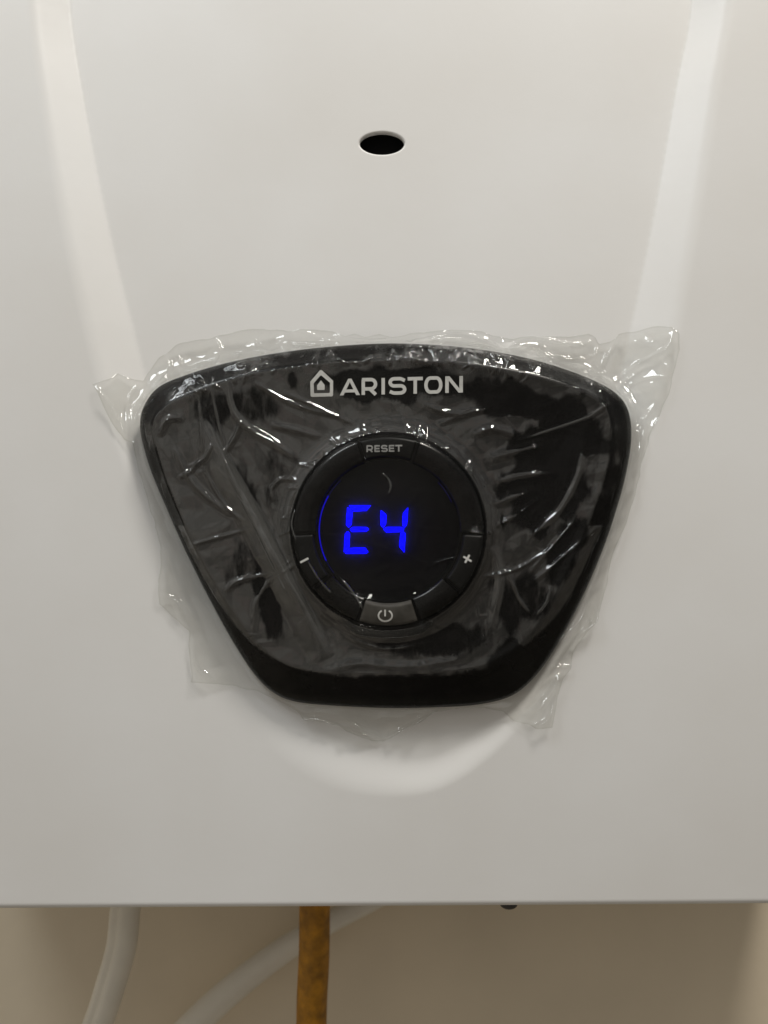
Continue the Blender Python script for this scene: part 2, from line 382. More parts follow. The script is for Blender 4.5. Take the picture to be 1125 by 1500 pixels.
panel = quad_mesh('control_panel', V, np.concatenate(Q)[:, ::-1], BLACK, heater)
panel['label'] = 'black shield-shaped plastic control panel'
def face_h(x, z):
    t = math.atan2(z-PC[1], x-PC[0]); r = math.hypot(x-PC[0], z-PC[1])
    ri = float(r_inn(t)); ro = float(r_out(t))
    u = r/ri if r <= ri else 1+(r-ri)/(ro-ri)
    return float(panel_h(np.array(u)))

# ------------------------------------------------------------------ control dial
DH = .0140                                     # top of the ring
DC = W(569, 777, -DH); PXD = S*(D-DH)/D
RO, RI, RL = 143*PXD, 106*PXD, 101*PXD
SECT = {'reset': (71, 109), 'power': (251, 289), 'minus': (182, 218), 'plus': (-41, -2)}
def in_sector(a):
    for s0, s1 in SECT.values():
        for k in (-360, 0, 360):
            if s0-.7 < a+k < s1+.7: return True
    return False
NT2 = 540
prof = [(RI-.0004, .0105), (RI-.0003, DH-.0012), (RI+.0003, DH-.0006), (RI+.0012, DH-.0002), ((RI+RO)/2, DH), (RO-.0022, DH-.0003), (RO-.0010, DH-.0010), (RO-.0003, DH-.0022), (RO, DH-.0036), (RO+.0002, .0086), (RO+.0014, .0080)]
vv = []; ff = []
for i in range(NT2):
    a = 360*i/NT2; s_ = in_sector(a); t = math.radians(a)
    for r, h in prof:
        if s_ and h > .0109: h = .0109
        vv.append((DC[0]+r*math.cos(t), -h, DC[1]+r*math.sin(t)))
m_ = len(prof)
for i in range(NT2):
    for k in range(m_-1):
        ff.append((i*m_+k, i*m_+k+1, ((i+1) % NT2)*m_+k+1, ((i+1) % NT2)*m_+k))
dial = mesh_obj('control_dial', vv, ff, RIM, heater)
dial['label'] = 'round black dial with display and four buttons'
es = dial.modifiers.new('edges', 'EDGE_SPLIT'); es.split_angle = math.radians(45)

# smoked display lens, slightly domed, over a black board that carries the light segments
BOARD = .0116
def disc(name, hfun, mat):
    vv = [(DC[0], -hfun(0), DC[1])]; ff = []; rr = np.linspace(0, RI-.0002, 9)[1:]
    for k, r in enumerate(rr):
        for i in range(120):
            t = 2*math.pi*i/120; vv.append((DC[0]+r*math.cos(t), -hfun(r), DC[1]+r*math.sin(t)))
    for i in range(120): ff.append((0, 1+i, 1+(i+1) % 120))
    for k in range(len(rr)-1):
        for i in range(120):
            j = (i+1) % 120; ff.append((1+k*120+i, 1+(k+1)*120+i, 1+(k+1)*120+j, 1+k*120+j))
    return mesh_obj(name, vv, [f[::-1] for f in ff], mat, dial)
disc('display_lens', lambda r: .0128-.0006*(r/RI)**2, LENS)
disc('display_board', lambda r: BOARD-.0002, BOARDM)
def lens_h(x, z): return BOARD

# four ring buttons
def button(kind, a0, a1, ri, ro, h, mat, dome=.0005, tilt=0.0):
    na, nr_ = 28, 10; vv = []; ff = []
    am = (a0+a1)/2
    for i in range(na+1):
        fa = i/na; a = math.radians(a0+(a1-a0)*fa)
        for k in range(nr_+1):
            fr = k/nr_; r = ri+(ro-ri)*fr
            ea = min(fa, 1-fa)*(a1-a0)*math.pi/180*r; er_ = min(fr, 1-fr)*(ro-ri)
            e = min(1, min(ea, er_)/.0011)
            hh = h - .0016*(1-math.sqrt(max(0, 1-(1-e)**2))) + dome*math.sin(math.pi*fa)*math.sin(math.pi*fr) + tilt*(.5-fr)
            if i in (0, na) or k in (0, nr_): hh = .0106
            vv.append((DC[0]+r*math.cos(a), -hh, DC[1]+r*math.sin(a)))
    # push the skirt row close under the second row so that the wall is steep
    W_ = nr_+1
    def setw(dst, src):
        x, y, z = vv[dst]; X2, Y2, Z2 = vv[src]; vv[dst] = (X2+(x-X2)*.35, y, Z2+(z-Z2)*.35)
    for i in range(na+1): setw(i*W_, i*W_+1); setw(i*W_+nr_, i*W_+nr_-1)
    for k in range(W_): setw(k, W_+k); setw(na*W_+k, (na-1)*W_+k)
    for i in range(na):
        for k in range(nr_): ff.append((i*W_+k, i*W_+k+1, (i+1)*W_+k+1, (i+1)*W_+k))
    o = mesh_obj(kind, vv, ff, mat, dial); return o
BH = DH+.0004
b1 = button('reset_button', *SECT['reset'], RI-.0002, RO-.0008, BH, KEY)
b2 = button('power_button', *SECT['power'], RI-.0002, RO-.0002, BH+.0008, KEYP, .0009, .0014)
b3 = button('minus_button', *SECT['minus'], RI+.0004, RO-.0004, BH, KEY)
b4 = button('plus_button', *SECT['plus'], RI+.0004, RO-.0004, BH, KEY)
b2['label'] = 'power button, greyed as if lit, at the bottom of the dial'

# ------------------------------------------------------------------ printing, as thin raised ink
def ribbon(name, pts, width, hfun, mat, parent, closed=False, depth_px=None, thick=.00012):
    """mitred stroke; pts in world X,Z"""
    p = np.array(pts, float); m = len(p); L = []; Rr = []
    for i in range(m):
        if closed: a, b = p[i]-p[i-1], p[(i+1) % m]-p[i]
        else: a = p[i]-p[i-1] if i else p[1]-p[0]; b = p[i+1]-p[i] if i < m-1 else p[-1]-p[-2]
        a = a/np.linalg.norm(a); b = b/np.linalg.norm(b)
        na_ = np.array([-a[1], a[0]]); nb = np.array([-b[1], b[0]]); mm = na_+nb; mm /= np.linalg.norm(mm)
        k = 1/max(.72, mm @ na_); L.append(p[i]+mm*k*width/2); Rr.append(p[i]-mm*k*width/2)
    vv = []; ff = []
    for l, r in zip(L, Rr):
        for c in (l, r): vv.append((c[0], -hfun(*c)-thick, c[1]))
        for c in (l, r): vv.append((c[0], -hfun(*c)+.0001, c[1]))
    for i in range(m if closed else m-1):
        j = (i+1) % m; A, B = i*4, j*4
        ff += [(A, A+1, B+1, B), (A, B, B+2, A+2), (A+1, A+3, B+3, B+1)]
    if not closed: ff += [(0, 2, 3, 1), ((m-1)*4, (m-1)*4+1, (m-1)*4+3, (m-1)*4+2)]
    return vv, ff
def ink(name, strokes, width, hfun, mat, parent, polys=()):
    V_, F_ = [], []
    for n_, (pts, closed) in enumerate(strokes):
        v, f = ribbon(name, pts, width, lambda x, z: hfun(x, z)+n_*.00003, mat, parent, closed)
        F_ += [tuple(i+len(V_) for i in q_) for q_ in f]; V_ += v
    for n_, pl in enumerate(polys):
        b = len(V_); k = len(pl)
        V_ += [(x, -hfun(x, z)-.00013-n_*.00003, z) for x, z in pl] + [(x, -hfun(x, z)+.0001, z) for x, z in pl]
        F_.append(tuple(range(b, b+k))); F_ += [(b+i, b+(i+1) % k, b+k+(i+1) % k, b+k+i) for i in range(k)]
    o = mesh_obj(name, V_, F_, mat, parent, smooth=False)
    bm = bmesh.new(); bm.from_mesh(o.data); bmesh.ops.recalc_face_normals(bm, faces=bm.faces[:]); bm.to_mesh(o.data); bm.free()
    return o

def arc(cx, cy, rx, ry, a0, a1, n_=14):
    return [(cx+rx*math.cos(math.radians(a0+(a1-a0)*i/n_)), cy+ry*math.sin(math.radians(a0+(a1-a0)*i/n_))) for i in range(n_+1)]
# letter skeletons in a unit box (x right, y up)
POLY = {
 'A': [[(-.04, 0), (.16, 0), (.59, 1), (.41, 1)], [(.84, 0), (1.04, 0), (.59, 1), (.41, 1)], [(.2, .17), (.8, .17), (.72, .35), (.28, .35)]],
 'N': [[(0, 0), (.2, 0), (.2, 1), (0, 1)], [(.8, 0), (1, 0), (1, 1), (.8, 1)], [(.01, 1), (.24, 1), (.99, 0), (.76, 0)]],
}
GLYPH = {
 'A': [([(0.0, 0), (.5, .96), (1.0, 0)], False), ([(.20, .27), (.80, .27)], False)],
 'R': [([(.1, 0), (.1, .92)] , False), ([(.02, .92), (.55, .92)] + arc(.60, .64, .30, .28, 80, -90, 12) + [(.02, .36)], False), ([(.52, .36), (.92, 0)], False)],
 'I': [([(.5, 0), (.5, 1)], False)],
 'S': [([(.93, .80)] + arc(.62, .70, .25, .22, 60, 90, 4) + arc(.33, .71, .25, .21, 90, 270, 12) + arc(.67, .29, .25, .21, 90, -90, 12) + arc(.35, .30, .25, .22, 270, 235, 4) + [(.06, .18)], False)],
 'T': [([(0, .91), (1, .91)], False), ([(.5, .91), (.5, 0)], False)],
 'O': [(arc(.66, .5, .25, .41, 90, -90, 14) + arc(.34, .5, .25, .41, 270, 90, 14), True)],
 'N': [([(.1, 0), (.1, .97), (.9, .03), (.9, 1)], False)],
 'E': [([(.1, 0), (.1, 1)], False), ([(.1, .91), (.95, .91)], False), ([(.1, .5), (.88, .5)], False), ([(.1, .09), (.95, .09)], False)],
}
def letter(ch, tl, br_x, h_px, skew_dy, width_px, depth, hfun, mat, parent):
    """tl: left, baseline in photo pixels; skew_dy: rise of baseline per px"""
    x0, yb = tl
    def mp(p):
        px = x0+p[0]*(br_x-x0); py = yb-p[1]*h_px-(px-x0)*skew_dy
        return W(px, py, -depth)
    if ch in POLY: return ink('letter', [], 1e-3, hfun, mat, parent, [[mp(p) for p in pl] for pl in POLY[ch]])
    st = [([mp(p) for p in pts], c) for pts, c in GLYPH[ch]]
    return ink('letter', st, width_px*S*(D-depth)/D, hfun, mat, parent)
C7 = lambda x, y: (440+x/4.327, 530+y/4.327)
for ch, a, b in [('A', 254, 373), ('R', 389, 486), ('I', 505, 545), ('S', 560, 670), ('T', 680, 776), ('O', 786, 900), ('N', 918, 1030)]:
    x0, _ = C7(a, 0); x1, _ = C7(b, 0); yb = C7(0, 213-(a-255)*.024)[1]
    hp = 104/4.327
    if ch in 'SO': yb += .4; hp += .8
    letter(ch, (x0, yb), x1, hp, .024, 5.0 if ch != 'A' else 4.8, .0096, face_h, PRINT, panel)
def outline_plate(name, outer, inner, solid, hfun, mat, parent):
    k = len(outer); top = lambda x, z: (x, -hfun(x, z)-.0003, z); bot = lambda x, z: (x, -hfun(x, z)+.0001, z)
    V_ = [top(*p) for p in outer]+[top(*p) for p in inner]+[bot(*p) for p in outer]+[bot(*p) for p in inner]
    F_ = []
    for i in range(k):
        j = (i+1) % k; F_ += [(i, j, k+j, k+i), (i, 2*k+i, 2*k+j, j), (k+i, k+j, 3*k+j, 3*k+i)]
    b = len(V_); m = len(solid); V_ += [top(*p) for p in solid]+[bot(*p) for p in solid]
    F_.append(tuple(range(b, b+m))); F_ += [(b+i, b+(i+1) % m, b+m+(i+1) % m, b+m+i) for i in range(m)]
    return mesh_obj(name, V_, F_, mat, parent, smooth=False)
c7 = lambda pts: [W(*C7(x, y), -.0096) for x, y in pts]
outline_plate('house_logo', c7([(63, 127), (122, 57), (131, 53), (140, 57), (208, 121), (207, 213), (200, 219), (74, 222), (65, 216)]), c7([(84, 137), (126, 90), (131, 87), (137, 90), (188, 133), (187, 194), (183, 198), (90, 200), (86, 196)]),
     c7([(106, 150), (131, 118), (154, 147), (153, 178), (107, 179)]), face_h, PRINT, panel)

from mathutils.bvhtree import BVHTree
def on_mesh(o_):
    t = BVHTree.FromPolygons([v.co[:] for v in o_.data.vertices], [p.vertices[:] for p in o_.data.polygons])
    def f(x, z):
        hit = t.ray_cast(Vector((x, -1, z)), Vector((0, 1, 0)))[0]
        return -hit.y+.00012 if hit else BH
    return f
on_reset, on_power, on_minus, on_plus = [on_mesh(b_) for b_ in (b1, b2, b3, b4)]
for ch, a, b in [('R', 453, 484), ('E', 492, 519), ('S', 524, 555), ('E', 562, 589), ('T', 592, 626)]:
    x0 = 400+a/3.309; x1 = 400+b/3.309
    letter(ch, (x0, 600+206/3.309-(a-453)*.004), x1, 32/3.309, .01, 2.2, BH, on_reset, PRINTD, dial)
C5 = lambda x, y: (400+x/3.309, 600+y/3.309)
wd = lambda pts, d_: [W(*C5(x, y), -d_) for x, y in pts]
ink('minus_symbol', [(wd([(132, 741), (172, 720)], BH), False)], 3.0*S, on_minus, PRINT, dial)
ink('plus_symbol', [(wd([(922, 712), (961, 735)], BH), False), (wd([(930, 742), (951, 704)], BH), False)], 2.8*S, on_plus, PRINT, dial)
PBH = BH+.0018
pa = [C5(544+33*math.cos(math.radians(a)), 999+28*math.sin(math.radians(a))) for a in np.linspace(-58, 238, 26)]
ink('power_symbol', [([W(*p, -PBH) for p in pa], False), (wd([(543, 970), (543, 1002)], PBH), False)], 2.3*S, on_power, PRINT, dial)

# seven-segment digits
SEG = [
 [(368,465),(473,465),(452,490),(388,492)], [(361,473),(384,498),(379,558),(367,571),(355,560)], [(373,579),(385,570),(452,570),(464,580),(452,590),(381,592)],
 [(361,590),(372,602),(368,664),(344,692),(350,602)], [(366,672),(446,670),(461,691),(448,697),(350,698)],
 [(523,488),(548,510),(546,556),(533,571),(523,560)], [(535,579),(548,570),(624,570),(635,579),(622,592),(548,594)],
 [(631,502),(654,476),(648,556),(637,572),(628,560)], [(631,590),(641,602),(636,692),(613,664),(618,602)]]
for sg in SEG:
    ink('digit_segment', [], 1e-3, lens_h, BLUE, dial, [wd(sg, BOARD)])
def ring_arc(a0, a1, r, wid, mat):
    pts = [(DC[0]+r*math.cos(math.radians(a)), DC[1]+r*math.sin(math.radians(a))) for a in np.linspace(a0, a1, 40)]
    return ink('light_ring', [(pts, False)], wid, lens_h, mat, dial)
ring_arc(150, 206, 102*PXD, .00042, BLUE2)
ring_arc(206.3, 218, 102*PXD, .00034, BLUE3); ring_arc(134, 149.7, 102*PXD, .00034, BLUE3); ring_arc(24, 44, 102*PXD, .0003, BLUE3)

# ------------------------------------------------------------------ crumpled protective film over the panel
FILM_PX = [(138,562),(158,556),(170,545),(188,552),(206,556),(214,538),(228,520),(244,506),(262,497),(290,492),(322,486),(352,480),(382,476),(420,479),(452,477),(488,482),
  (506,490),(520,484),(536,492),(556,486),(574,491),(600,486),(640,480),(676,478),(710,482),(742,491),(770,489),(800,486),(838,490),(868,484),(878,490),(884,500),(900,496),(912,484),(940,480),(962,477),(984,480),(993,490),
  (992,515),(985,545),(976,580),(962,612),(950,640),(938,680),(930,720),(915,765),(899,800),(889,840),(884,868),(874,905),(862,922),(846,940),(838,955),(836,978),(824,992),(816,1020),(806,1064),(786,1066),(772,1060),(752,1056),(735,1042),
  (700,1034),(666,1034),(638,1041),(600,1062),(560,1088),(544,1086),(518,1074),(492,1060),(468,1056),(448,1056),(438,1044),(425,1034),(402,1020),(372,1010),(338,1003),(300,1000),(283,998),(280,960),(278,924),(264,910),(252,900),(234,884),(234,850),(238,800),(228,765),(218,735),(204,690),(196,650),(182,644),(166,620),(152,590)]
FP = np.array([W(*p) for p in FILM_PX]); 
# ragged the cut edge a little
FP = np.concatenate([FP[[i]]+(FP[[(i+1) % len(FP)]]-FP[[i]])*t for i in range(len(FP)) for t in (0, .25, .5, .75)]); FP = FP + (np.stack([vnoise(FP[:, 0], FP[:, 1], .004, 5), vnoise(FP[:, 0], FP[:, 1], .004, 6)], -1)-.5)*.0009
st = .00034
fx = np.arange(FP[:, 0].min()-.002, FP[:, 0].max()+.002, st); fz = np.arange(FP[:, 1].min()-.002, FP[:, 1].max()+.002, st)
X, Z = np.meshgrid(fx, fz)
# what lies underneath
sup = cover_h(X, Z)
T_ = np.arctan2(Z-PC[1], X-PC[0]); Rr = np.hypot(X-PC[0], Z-PC[1]); ri = r_inn(T_); ro = r_out(T_)
u = np.where(Rr <= ri, Rr/ri, 1+(Rr-ri)/(ro-ri))
on_panel = u <= 2
sup = np.where(on_panel, panel_h(np.clip(u, 0, 2)), sup)
rd = np.hypot(X-DC[0], Z-DC[1]); 
sup = np.where(rd < RO, np.maximum(sup, np.interp(rd, [0, RI*.9, RI, RO-.002, RO-.0008, RO], [.0130, .0130, DH+.0006, DH+.0008, DH-.0004, DH-.003])), sup)
ad = np.degrees(np.arctan2(Z-DC[1], X-DC[0])) % 360
pb = (ad > 249) & (ad < 291) & (rd > RI-.0006) & (rd < RO+.0005)
sup = np.where(pb, np.maximum(sup, DH+.0030), sup)
sup = sup + .00025
h = sup.copy()
def blur(a):
    b = np.pad(a, 1, mode='edge'); return (b[:-2, 1:-1]+b[2:, 1:-1]+b[1:-1, :-2]+b[1:-1, 2:])*.25
for _ in range(240): h = np.maximum(sup, blur(h))
for _ in range(3): h = blur(h)
h = np.maximum(h, sup)
lift = np.zeros_like(h)
pleat = np.zeros_like(h)
def fold(pts, width, height, depth=.010, sharp=1.0, taper=True, side=0.0, layers=0.0):
    """a crease: ridge with a crisp crest along a polyline (photo pixels), tapering at its ends"""
    P_ = spline([W(*p, -depth) for p in pts], 6, closed=False)
    wv = width*S*.78; sharp = min(1, sharp+.3)
    x0, x1 = P_[:, 0].min()-4*wv, P_[:, 0].max()+4*wv; z0, z1 = P_[:, 1].min()-4*wv, P_[:, 1].max()+4*wv
    i0, i1 = np.searchsorted(fx, [x0, x1]); j0, j1 = np.searchsorted(fz, [z0, z1])
    if i1-i0 < 2 or j1-j0 < 2: return
    xs_, zs_ = X[j0:j1, i0:i1], Z[j0:j1, i0:i1]
    best = np.full(xs_.shape, 1e9); tt = np.zeros(xs_.shape); sg_ = np.zeros(xs_.shape); m_ = len(P_)-1
    for i in range(m_):
        a, b = P_[i], P_[i+1]; d = b-a; L_ = d @ d
        if L_ < 1e-14: continue
        t = np.clip(((xs_-a[0])*d[0]+(zs_-a[1])*d[1])/L_, 0, 1)
        e = np.hypot(xs_-a[0]-t*d[0], zs_-a[1]-t*d[1]); s_ = e < best
        best = np.where(s_, e, best); tt = np.where(s_, (i+t)/m_, tt); sg_ = np.where(s_, np.sign((xs_-a[0])*d[1]-(zs_-a[1])*d[0]), sg_)
    wloc = wv*(1+side*sg_)
    prof_ = np.exp(-(best/wloc)**2)*(1-sharp) + np.clip(1-best/(wloc*1.35), 0, 1)*sharp
    env = np.sin(math.pi*np.clip(tt, 0, 1))**.95 if taper else 1
    jit = .65+.7*vnoise(xs_, zs_, .004, int(abs(pts[0][0]*7+pts[0][1])) % 997)
    if layers: pleat[j0:j1, i0:i1] = np.maximum(pleat[j0:j1, i0:i1], layers*(1-sm(.85, 1.15, best/wloc))*env)
    if layers: jit = .92+.16*vnoise(xs_, zs_, .012, 7)
    lift[j0:j1, i0:i1] += 1.25*height*prof_*env*jit
# long folds read off the photograph
fold([(292,612),(332,684),(369,748),(410,826),(446,895),(480,964)], 19, .0042, sharp=.2, side=.4, layers=1.0)
fold([(296,600),(340,688),(380,760),(420,835),(470,930)], 4, .0009)
fold([(312,640),(330,672),(356,730),(392,800),(430,880)], 4, .0008)
fold([(330,545),(344,605),(372,632),(400,648),(436,674)], 7, .0016, sharp=.6, layers=.6)
fold([(354,618),(344,640),(330,664)], 5, .0013); fold([(256,655),(278,700),(304,728),(344,758)], 6, .0013, sharp=.5)
fold([(291,560),(294,610),(298,664)], 4, .0010); fold([(308,556),(318,610),(332,668)], 4, .0009)
fold([(234,640),(246,616),(270,612)], 6, .0011, sharp=.4); fold([(276,684),(300,672),(312,650)], 4, .0010)
fold([(298,668),(280,690),(262,700)], 4, .0008); fold([(300,690),(330,740),(360,765)], 4, .0008)
fold([(262,806),(299,793),(340,782),(372,773)], 4, .0005, layers=.3)
fold([(330,868),(350,850),(398,840)], 6, .0009, sharp=.5); fold([(404,840),(376,880),(372,926)], 6, .0009, sharp=.4)
fold([(900,584),(870,606),(848,616),(800,632),(752,648)], 3.5, .0013, sharp=.9, layers=.6)
fold([(938,543),(918,562),(896,586)], 3, .0012, depth=.003); fold([(898,538),(880,552),(862,566)], 3, .0012, depth=.005)
fold([(890,592),(905,570),(930,550)], 3, .0009, depth=.003)
fold([(853,645),(848,690),(824,740),(798,768),(776,788)], 7, .0012, sharp=.5, layers=.45)
fold([(726,706),(770,696),(818,694)], 9, .0012, sharp=.3); fold([(722,740),(752,728),(786,718)], 8, .0010, sharp=.3); fold([(716,672),(760,660),(800,652)], 9, .0010, sharp=.3)
fold([(690,640),(720,628),(760,640)], 8, .0010, sharp=.3); fold([(724,772),(760,752),(790,730)], 5, .0008)
fold([(843,760),(812,795),(775,840)], 4, .0010); fold([(880,770),(840,800),(800,836),(770,860)], 5, .0008)
fold([(722,800),(732,850),(718,925)], 9, .0012, sharp=.3, layers=.6); fold([(742,830),(760,876),(782,905)], 5, .0010); fold([(782,905),(800,880),(806,858)], 4, .0010)
fold([(705,846),(760,832),(810,800)], 3.5, .0007)
fold([(470,985),(520,972),(600,976),(690,962)], 8, .0007, sharp=.3); fold([(505,930),(560,950),(640,940)], 5, .0006)
fold([(436,762),(500,756),(570,768),(690,782)], 3, .00045, depth=.013); fold([(472,726),(520,732),(560,742)], 3, .0004, depth=.013)
fold([(455,780),(520,790),(590,812),(640,836)], 3, .0004, depth=.013); fold([(600,720),(650,724),(680,750)], 4, .0004, depth=.013)
fold([(552,690),(568,700),(572,716),(562,732)], 5, .0010, depth=.013); fold([(630,830),(650,820),(690,816)], 3, .0005, depth=.013)
fold([(490,835),(520,870),(540,905)], 5, .0008, depth=.013); fold([(440,800),(470,850),(500,880)], 4, .0008, depth=.013)
fold([(434,742),(428,770),(440,800)], 4, .0012, depth=.012); fold([(700,770),(690,778),(720,782)], 3, .0009, depth=.012)
fold([(505,700),(520,680),(560,668),(612,690)], 3, .0004, depth=.013)
fold([(395,622),(430,630),(470,640)], 6, .0010, sharp=.3); fold([(415,575),(450,590),(520,622)], 4, .0008); fold([(372,560),(430,592),(500,612)], 4, .0008)
fold([(620,592),(660,606),(700,600)], 6, .0008, sharp=.4); fold([(640,622),(690,604),(720,600)], 5, .0007)
fold([(400,735),(398,716),(412,702),(436,704)], 4, .0011)
# flaps on the white cover
fold([(142,566),(160,590),(176,626),(190,646)], 4, .0016, depth=0); fold([(200,556),(186,590),(196,640)], 4, .0012, depth=0)
fold([(236,512),(244,540),(226,566)], 4, .0014, depth=0); fold([(252,506),(262,530),(280,545)], 3, .0013, depth=0)
fold([(312,490),(320,512),(318,535)], 3, .0013, depth=0); fold([(340,515),(352,522),(356,545)], 3, .0013, depth=0)
fold([(372,482),(376,505),(398,516)], 3, .0013, depth=0); fold([(405,495),(450,500),(490,500)], 3, .0012, depth=0)
fold([(440,480),(470,492),(500,494)], 4, .0012, depth=0); fold([(505,492),(540,498),(575,494)], 3, .0012, depth=0)
fold([(600,503),(640,490),(680,486),(720,500),(745,516)], 4, .0020, depth=0); fold([(740,508),(780,490),(830,498),(860,500),(878,488)], 4, .0018, depth=0)
fold([(800,505),(820,520),(862,522),(880,510)], 4, .0014, depth=0); fold([(884,500),(876,525),(890,545)], 4, .0014, depth=0)
fold([(912,486),(900,508),(888,535)], 4, .0018, depth=0); fold([(985,485),(975,510),(940,530),(900,560)], 4, .0013, depth=0)
fold([(980,552),(945,556),(925,565)], 3, .0010, depth=0); fold([(945,620),(935,660),(926,700)], 4, .0013, depth=0); fold([(960,590),(940,620),(928,650)], 4, .0012, depth=0)
fold([(860,868),(846,905),(812,938)], 4, .0025, depth=0); fold([(866,880),(872,905),(850,925),(838,940)], 3.5, .0023, depth=0)
fold([(800,975),(835,975)], 3, .0018, depth=0); fold([(820,985),(800,1020),(770,1050)], 7, .0023, depth=0, sharp=.3); fold([(810,1025),(800,1050),(780,1062)], 3.5, .0023, depth=0)
fold([(428,1040),(440,1052),(470,1052),(495,1062),(530,1078),(562,1084)], 3, .0027, depth=0); fold([(495,1040),(530,1066),(562,1084)], 3, .0023, depth=0); fold([(562,1084),(600,1062),(640,1040)], 3.5, .0030, depth=0)
fold([(284,930),(290,975),(320,998)], 4, .0015, depth=0); fold([(236,870),(262,880),(272,905)], 4, .0015, depth=0); fold([(246,800),(262,850),(300,930)], 5, .0017, depth=0)
# a scatter of short random creases, dense along the top rim
r2 = random.Random(9)
for _ in range(150):
    px = r2.choice([r2.uniform(225, 930), r2.gauss(650, 70)]); py = 505+((px-565)/360)**2*75 + r2.uniform(-16, 24); a = r2.uniform(.5, 2.6); L_ = r2.uniform(7, 22)
    fold([(px, py), (px+math.cos(a)*L_*.5+r2.uniform(-3, 3), py+math.sin(a)*L_*.5), (px+math.cos(a)*L_, py+math.sin(a)*L_)], r2.uniform(1.8, 3.6), r2.uniform(.0002, .0008), depth=.006, sharp=.9)
for _ in range(70):
    px = r2.uniform(225, 910); py = r2.uniform(560, 960); a = r2.uniform(0, 3.14); L_ = r2.uniform(14, 60)
    c_ = r2.uniform(-10, 10)
    fold([(px, py), (px+math.cos(a)*L_*.5-math.sin(a)*c_, py+math.sin(a)*L_*.5+math.cos(a)*c_), (px+math.cos(a)*L_, py+math.sin(a)*L_)], r2.uniform(2, 6), r2.uniform(.00005, .0002), sharp=.7)
# the dial's rim: tight little gathers
for k in range(30):
    a = math.radians(r2.uniform(20, 200)); r0 = 143+r2.uniform(-3, 4); L_ = r2.uniform(6, 22)
    fold([(569+r0*math.cos(a), 777-r0*math.sin(a)), (569+(r0+L_)*math.cos(a+.05), 777-(r0+L_)*math.sin(a+.05))], r2.uniform(1.6, 3), r2.uniform(.0002, .0006), depth=.012)
fold_lift = lift*.8 + .0006*np.clip(pleat, 0, 1)
# slack: gentle billows
lift += .0011*np.clip(vnoise(X, Z, .017, 21)-.45, 0, 1) + .0003*np.clip(vnoise(X, Z+.4*X, .009, 22)-.4, 0, 1)
# crumple: flat facets meeting in straight creases, strongest on the loose margin
cr_ = np.zeros_like(lift); r3 = random.Random(5)
for k in range(9):
    a = r3.uniform(0, math.pi); wl = r3.uniform(.006, .018); ph = r3.random()
    v_ = (X*math.cos(a)+Z*math.sin(a))/wl + ph + .7*vnoise(X, Z, .022, 100+k)
    cr_ += np.abs(v_-np.floor(v_+.5))*2*wl*r3.uniform(.05, .10)*vnoise(X, Z, .025, 140+k)
loose = np.where(on_panel, .2+.5*sm(1.0, 1.9, u), .7)
lift += cr_*loose

# where the film clings to the plastic (no air between): blobs read off the photograph
veil = 1 - .5*sm(500, 720, 562.5+X/S) - .15*sm(820, 980, 750-Z/S)      # haze thinned on the right and low down, painting a dimmer reflection
wet = np.full(X.shape, .10)
wet0 = wet.copy()
def cling(px, py, rx, ry, rot=0, amt=.75, depth=.010):
    cx, cz = W(px, py, -depth); dx = (X-cx)/S; dz = -(Z-cz)/S; c, s_ = math.cos(math.radians(rot)), math.sin(math.radians(rot))
    e = np.hypot((dx*c+dz*s_)/rx, (-dx*s_+dz*c)/ry)
    e = e + (vnoise(X, Z, .0055, int(px*3+py) % 991)-.5)*.55
    np.maximum(wet, wet0+amt*(1-sm(.45, 1.25, e)), out=wet)
cling(800, 690, 62, 110, 25, 1.0); cling(835, 625, 66, 40, 20, .95); cling(760, 590, 95, 30, 12, .8); cling(570, 562, 150, 27, 0, .8); cling(372, 588, 52, 36, 40, .5)  # the large right-hand blobs also stand in for a dark reflection
cling(315, 600, 40, 34, -20, .5); cling(345, 705, 58, 34, 55, .46); cling(405, 700, 60, 60, 0, .30)
cling(390, 880, 22, 60, -15, .7); cling(370, 820, 60, 40, -30, .4); cling(760, 990, 60, 50, -40, .8)
cling(620, 935, 110, 30, 0, .55); cling(760, 880, 60, 46, 0, .5); cling(830, 800, 26, 60, 25, .6); cling(569, 777, 60, 60, 0, .5, .013)
cling(570, 690, 60, 40, 0, .7, .013); cling(640, 700, 50, 40, 20, .6, .013); cling(550, 775, 62, 56, 0, .8, .013); cling(566, 902, 44, 20, 0, .9, .013)
cling(470, 690, 24, 40, 20, .7, .013)
wet = np.where(rd < RO+.0004, np.maximum(wet, .78), np.where(rd < RO+.006, np.minimum(wet, .2), wet))      # tight on the dial, bridging the step round it
low_ = sm(860, 960, 750-Z/S); u0 = 1.5-.47*low_                            # low down the whole bevel, on the flanks its outer half
bev = on_panel & (u > u0) & (Z < PC[1]+.045)
wet = np.where(bev, np.maximum(wet, .50+.35*sm(0, .2, u-u0)+.3*(vnoise(X, Z, .009, 78)-.6)), wet)      # contact mask raised to paint shade on the side and bottom bevels
rb = on_panel & (u > 1.02) & (Z > PC[1])
wet = np.where(rb, np.maximum(wet, .62-.5*np.exp(-((X-.024)/.022)**2)+.5*(vnoise(X, Z, .006, 77)-.5)), wet)      # pulled tight over the top bevel
wet_c = np.clip(wet - .85*sm(.0003, .0010, fold_lift), 0, 1)      # no contact along the folds
h = h + lift*(1-.45*sm(.5, .8, wet_c))
